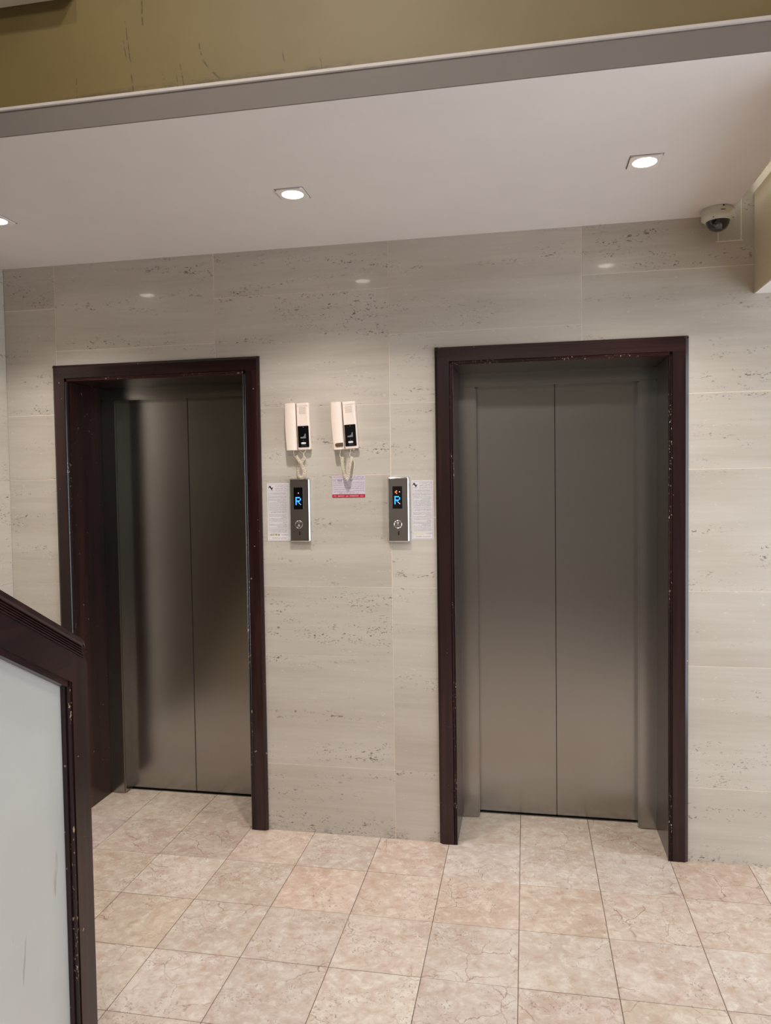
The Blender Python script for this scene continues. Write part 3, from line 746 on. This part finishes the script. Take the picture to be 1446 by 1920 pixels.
# --- lift call panels -----------------------------------------------------------------
def call_panel(cx, cz, label, up, dots):
    t = thing('call_panel', label, 'call panel', (cx, 0, cz), group='steel lift call panels')
    W, H = .099, .286
    o0, o1, i1 = rounded(W, H, .0085, 6), rounded(W - .004, H - .004, .0085, 6), rounded(W - .0175, H - .0145, .002, 6)
    bm = bmesh.new()
    lay = [(o0, 0), (o0, -.007), (rounded(W - .0020, H - .0016, .0080, 6), -.0110), (rounded(W - .0065, H - .0050, .0065, 6), -.0150), (rounded(W - .0120, H - .0095, .0045, 6), -.0177), (rounded(W - .0165, H - .0135, .003, 6), -.0188), (i1, -.0190), (i1, -.0176)]
    R = [[bm.verts.new((p[0], y, p[1])) for p in pts] for pts, y in lay]
    for P, Q in zip(R, R[1:]):
        for k in range(len(P)): bm.faces.new((P[k], P[(k + 1) % len(P)], Q[(k + 1) % len(P)], Q[k]))
    bm.faces.new(R[0])
    bz = put('bezel', mesh_of(bm, 'bezel', True), 'chrome', t)
    try: bz.data.set_sharp_from_angle(angle=math.radians(30))
    except Exception: pass
    box('face_plate', (-W / 2 + .0086, W / 2 - .0086, -.0184, -.010, -H / 2 + .0071, H / 2 - .0071), 'panel_steel', t)
    zt = H / 2
    dx = -.003
    ds = box('display', (dx - .0215, dx + .0215, -.0192, -.017, zt - .139, zt - .042), 'display_black', t, bevel=.0006)
    GL = ['1111.', '1...1', '1...1', '1111.', '1.1..', '1..1.', '1...1']
    def dotmesh(lst, r=.0019):
        b2 = bmesh.new()
        for x, z in lst: poly_into(b2, [(x + r * math.cos(k * math.pi / 3), z + r * math.sin(k * math.pi / 3)) for k in range(6)], -.0195)
        return mesh_of(b2)
    pts = []; tail = []
    for r_, row in enumerate(GL):
        for c_, ch in enumerate(row):
            if ch == '1':
                p = (dx - .0105 + c_ * .0050, zt - .0870 - r_ * .0050)
                (tail if (r_ >= 5 and c_ >= 3) else pts).append(p)
    put('floor_letter', dotmesh(pts, .0026), 'led_blue', ds, (-dx, .0181, -(zt - .0905)))
    put('floor_letter_tail', dotmesh(tail, .0022), 'led_cyan' if up else 'led_pink', ds, (-dx, .0181, -(zt - .0905)))
    if not dots: put('direction_dots', dotmesh([(dx + .001, zt - .067)], .0022), 'led_pink', ds, (-dx, .0181, -(zt - .0905)))
    else:
        put('direction_arrow', dotmesh([(dx - .0085, zt - .0668), (dx - .0035, zt - .0625), (dx - .0035, zt - .0718)], .0025), 'led_orange', ds, (-dx, .0181, -(zt - .0905)))
        put('direction_dot', dotmesh([(dx + .0095, zt - .0660)], .0023), 'led_pink', ds, (-dx, .0181, -(zt - .0905)))
    bz_ = zt - .2065; bx = dx + .001
    lathe('button_ring', [(.0150, .0180), (.0150, .0205), (.0163, .0214), (.0176, .0205), (.0180, .0180)], 'chrome', t, (bx, 0, bz_), 'Y', 32)
    bt = lathe('call_button', [(0, .0200), (.0143, .0200), (.0148, .0180)], 'panel_steel', t, (bx, 0, bz_), 'Y', 32)
    mk = bmesh.new(); f = 1 if up else -1
    oz = -f * .0035
    poly_into(mk, [(-.0055, -f * .0062 + oz), (-.0030, -f * .0062 + oz), (.0002, f * .0030 + oz), (0, f * .0068 + oz)], -.0203)
    poly_into(mk, [(.0055, -f * .0062 + oz), (.0030, -f * .0062 + oz), (-.0002, f * .0030 + oz), (0, f * .0068 + oz)], -.0203)
    if not up: flat_into(mk, -.0052, .0052, oz + .0048, oz + .0064, -.02035)
    for q in (-.0075, -.0045, .0, .0040, .0070): flat_into(mk, q, q + .0017, f * .0078 + (.0012 if q == 0 else 0), f * .0078 + .0018 + (.0012 if q == 0 else 0), -.0203)
    put('button_symbol', mesh_of(mk), 'pale_button', bt, kind='stuff')
    box('key_slot', (bx - .0005, bx + .0055, -.0187, -.018, zt - .254, zt - .237), 'dark_metal', t, bevel=.0002)
call_panel(-.649, 1.4615, 'steel call panel with up arrow, mounted below the twisted intercom cord', True, False)
call_panel(-.2035, 1.461, 'steel call panel with down arrow, beside the right lift casing', False, True)

# --- notices ------------------------------------------------------------------------------
WORDS = 'عدم استخدام المصعد عند الحريق الباب الضغط على زر الطلب فقط الأطفال بدون مرافق الحمولة المقررة في حالة انقطاع التيار الكهربائي يجب المحافظة نظافة الوقوف داخل الكابينة الاتصال بشركة الصيانة فورا ثم انتظر حتى وصول الفني من قبل'.replace('ى', 'ي').replace('ئ', 'ي').split()
def notice(x0, x1, z0, z1, label, hand, seed):
    rn = random.Random(seed); W, H = x1 - x0, z1 - z0
    t = thing('notice_sticker', label, 'notice', ((x0 + x1) / 2, 0, z0), group='white lift instruction notices')
    bx = (x0 + x1) / 2
    X = lambda u: x0 + u * W - bx
    Z = lambda v: H - v * H
    prism('paper', [(p[0], p[1] + H / 2) for p in rounded(W, H, .003)], 1, -.0010, -.0004, 'sticker_white', t)
    y = -.00125
    bd = bmesh.new(); ring_into(bd, X(.055), X(.955), Z(.985), Z(.022), .0007, y)
    ring_into(bd, X(.10), X(.90), Z(.198), Z(.160), .0004, y); ring_into(bd, X(.10), X(.90), Z(.520), Z(.480), .0004, y)
    put('border_lines', mesh_of(bd), 'grey_ink', t, kind='stuff')
    lg = bmesh.new()
    lu = lambda u, v: (X(.055 + .24 * u), Z(.040 + .075 * v))
    poly_into(lg, [lu(*q) for q in ((0, .64), (.14, .34), (.24, .02), (.40, .02), (.69, .56), (.84, .42), (1, .36), (.86, .66), (.76, .98), (.60, .98), (.31, .44), (.16, .58))], y)
    scribble_into(lg, X(.055), X(.30), Z(.128), H * .014, y, 6)
    put('emblem', mesh_of(lg), 'black_ink', t, kind='stuff', label='black interlocked double-chevron emblem')
    hd = bmesh.new()
    for s, v, h, u0 in (('مؤسسة التقنية للمصاعد'.replace('ؤ', 'و'), .048, .020, .36), ('صيانة تركيب وتوريد', .084, .022, .37), ('مصاعد كهربائية منازل'.replace('ئ', 'ي'), .114, .013, .36), ('سلالم متحركة وقطع غيار', .135, .013, .36)):
        text_into(hd, s, X(u0), X(.93), Z(v), H * h, y, True)
    text_into(hd, 'تعليمات استخدام المصعد', X(.15), X(.86), Z(.179), H * .024, y, True)
    text_into(hd, 'اذا توقف المصعد اتبع ما يلي', X(.16), X(.86), Z(.500), H * .026, y, True)
    text_into(hd, 'رقم المصعد )', X(.62), X(.93), Z(.895), H * .024, y, True)
    text_into(hd, '(', X(.07), X(.085), Z(.895), H * .026, y)
    text_into(hd, 'وشكرا على حسن تعاونكم معنا'.replace('ى', 'ي'), X(.19), X(.86), Z(.950), H * .024, y, True)
    put('headings', mesh_of(hd), 'black_ink', t, kind='stuff')
    tx = bmesh.new()
    for v, u0 in ((.223, .08), (.245, .07), (.275, .08), (.297, .07), (.319, .45), (.341, .08), (.365, .09), (.389, .08), (.411, .08), (.433, .08), (.459, .08),
                  (.547, .08), (.570, .09), (.591, .64), (.615, .09), (.640, .09), (.664, .10), (.686, .70), (.710, .08), (.730, .08), (.751, .45), (.775, .09), (.803, .08), (.826, .09), (.850, .10)):
        n = max(1, round((.88 - u0) * 8.5)); s = ' '.join(rn.choice(WORDS) for _ in range(n))
        text_into(tx, s, X(u0), X(.88), Z(v), H * .0185, y, True)
        if rn.random() < .5: flat_into(tx, X(.90), X(.925), Z(v) - .0003, Z(v) + .0005, y)
    put('text_lines', mesh_of(tx), 'black_ink', t, kind='stuff')
    fm = bmesh.new(); flat_into(fm, X(.10), X(.56), Z(.925), Z(.870), -.00112); put('number_field', mesh_of(fm), 'sticker_field', t)
    if hand:
        hm = bmesh.new()
        text_into(hm, '6318', X(.11), X(.42), Z(.890), H * .036, y, skew=.18, res=2); text_into(hm, '8', X(.47), X(.54), Z(.895), H * .034, y, skew=.1, res=2)
        put('handwritten_number', mesh_of(hm), 'hand_ink', t)
notice(-.803, -.7015, 1.3235, 1.5825, 'white instruction notice with handwritten number, beside the left lift casing', True, 1)
notice(-.1485, -.0530, 1.3300, 1.5870, 'white instruction notice without handwriting, beside the right lift casing', False, 2)
def lilac():
    x0, x1, z0, z1 = -.501, -.3525, 1.5150, 1.6125; W, H = x1 - x0, z1 - z0; bx = (x0 + x1) / 2
    t = thing('notice_sticker', 'small lilac notice with red footer under the badged intercom', 'notice', (bx, 0, z0))
    X = lambda u: x0 + u * W - bx
    Z = lambda v: H - v * H
    prism('paper', [(p[0], p[1] + H / 2) for p in rounded(W, H, .003)], 1, -.0010, -.0004, 'sticker_lilac', t)
    ft = prism('footer', [(X(0), Z(.85)), (X(1), Z(.85)), (X(1), .002), (X(.985), 0), (X(.015), 0), (X(0), .002)], 1, -.00120, -.0009, 'sticker_red', t)
    y = -.00140
    f = bmesh.new(); text_into(f, '012 . 2810275', X(.04), X(.37), Z(.925), H * .068, y)
    text_into(f, 'جوال', X(.41), X(.50), Z(.925), H * .075, y, True); text_into(f, '050809006', X(.53), X(.80), Z(.925), H * .068, y); text_into(f, 'ت', X(.86), X(.94), Z(.925), H * .06, y, True)
    put('footer_lettering', mesh_of(f), 'pink_text', ft, kind='stuff')
    y = -.00118
    rd = bmesh.new(); text_into(rd, 'صيانة مصاعد وسلالم', X(.03), X(.33), Z(.075), H * .065, y, True); text_into(rd, 'تركيب وتوريد', X(.68), X(.95), Z(.16), H * .05, y, True); put('red_heading', mesh_of(rd), 'red_ink', t, kind='stuff')
    bl = bmesh.new(); text_into(bl, 'مؤسسة الرقي للمصاعد'.replace('ؤ', 'و'), X(.56), X(.97), Z(.08), H * .085, y, True)
    flat_into(bl, X(0), X(.36), Z(.200), Z(.190), y); flat_into(bl, X(.62), X(1), Z(.180), Z(.170), y)
    text_into(bl, '705', X(.16), X(.29), Z(.245), H * .095, y, skew=.15); text_into(bl, '027', X(.53), X(.63), Z(.225), H * .085, y, skew=.15)
    text_into(bl, 'رقم', X(.03), X(.12), Z(.245), H * .05, y, True)
    put('blue_lettering', mesh_of(bl), 'blue_ink', t, kind='stuff')
    tx = bmesh.new(); rn = random.Random(9)
    for u0, u1, v in ((.06, .48, .34), (.06, .52, .435), (.06, .58, .54), (.06, .40, .63), (.06, .66, .735)):
        scribble_into(tx, X(u0), X(u1), Z(v), H * .034, y, int(v * 100)); flat_into(tx, X(.025), X(.035), Z(v) - .0008, Z(v) + .0008, y)
    for u0, u1, v in ((.60, .97, .32), (.60, .97, .39), (.55, .97, .49), (.45, .97, .585), (.66, .97, .69)):
        text_into(tx, ' '.join(rn.choice(WORDS) for _ in range(4)), X(u0), X(u1), Z(v), H * .045, y, True)
    text_into(tx, 'عند العطل اتصل فورا', X(.21), X(.80), Z(.80), H * .045, y, True)
    put('text_lines', mesh_of(tx), 'blue_ink', t, kind='stuff')
lilac()

# --- stair balustrade -----------------------------------------------------------------------
def balustrade():
    t = thing('stair_balustrade', 'white panelled stair balustrade with dark wooden frame and moulded handrail', 'balustrade', (-0.85, -1.43, 0))
    O = (-0.85, -1.43, 0)
    XF = -0.800; YO, YI = -1.428, -1.496; SL = 0.570; YE = -3.9
    zt = lambda y: 1.113 + SL * (YO + .012 - y)        # top line of the raking frame member
    zb = lambda y: zt(y) - .0785
    P = lambda n, pts, x0, x1, m, par=t, lab=None: prism(n, [(y - O[1], z) for y, z in pts], 0, x0 - O[0], x1 - O[0], m, par, label=lab)
    P('infill_panel', [(YI + .012, 0.002), (YI + .012, zb(YI) + .02), (YE, zb(YE) + .02), (YE, 0.002)], -.895, XF - .0265, 'panel_white', lab='white infill panel with scuff marks')
    post = P('end_post', [(YO, 0.001), (YO, zt(YO) - .006), (YO - .005, zt(YO - .005)), (YI, zt(YI)), (YI, 0.001)], -.905, XF, 'mahogany_upright')
    P('inner_bead', [(YI, 0.001), (YI, zb(YI)), (YI - .007, zb(YI - .007)), (YI - .007, 0.001)], XF - .022, XF - .003, 'mahogany_worn', post)
    P('glazing_strip', [(YI - .007, 0.001), (YI - .007, zb(YI - .007)), (YI - .012, zb(YI - .012)), (YI - .012, 0.001)], XF - .0262, XF - .014, 'mahogany_upright', post)
    rake = P('raking_rail', [(YI, zb(YI)), (YI, zt(YI)), (YE, zt(YE)), (YE, zb(YE))], -.905, XF, 'mahogany_raking')
    P('lower_bead', [(YI - .007, zb(YI - .007) - .0165), (YI - .002, zb(YI - .002)), (YE, zb(YE)), (YE, zb(YE) - .0165)], XF - .0262, XF - .006, 'mahogany_raking', rake)
    # moulded cap: section (x, height above the rail's top line)
    ca = math.cos(math.atan(SL))
    sec = [(-.912, .0005), (-.915, .006), (-.909, .010), (-.909, .024), (-.915, .030), (-.915, .038), (-.906, .047), (-.885, .0525), (-.857, .055), (-.829, .0525), (-.806, .047), (-.796, .040), (-.795, .031), (-.801, .0265),
           (-.806, .025), (-.802, .0225), (-.802, .020), (-.806, .0185), (-.801, .0165), (-.801, .0140), (-.805, .0125), (-.799, .0105), (-.799, .0075), (-.803, .006), (-.797, .004), (-.797, .0005)]
    bm = bmesh.new()
    rings = []
    for y, sx, cut in ((YO - .015, 1.0, .008), (YO - .021, 1, 0), (YE, 1, 0)):
        rings.append([bm.verts.new((-.855 + (x + .855) * sx - O[0], y - O[1], zt(y) + (h - (cut if h > .03 else 0)) / ca)) for x, h in sec])
    for A, B in zip(rings, rings[1:]):
        for k in range(len(sec)): bm.faces.new((A[k], A[(k + 1) % len(sec)], B[(k + 1) % len(sec)], B[k]))
    bm.faces.new(rings[0]); bm.faces.new(rings[-1])
    put('handrail', mesh_of(bm), 'mahogany_raking', t)
balustrade()
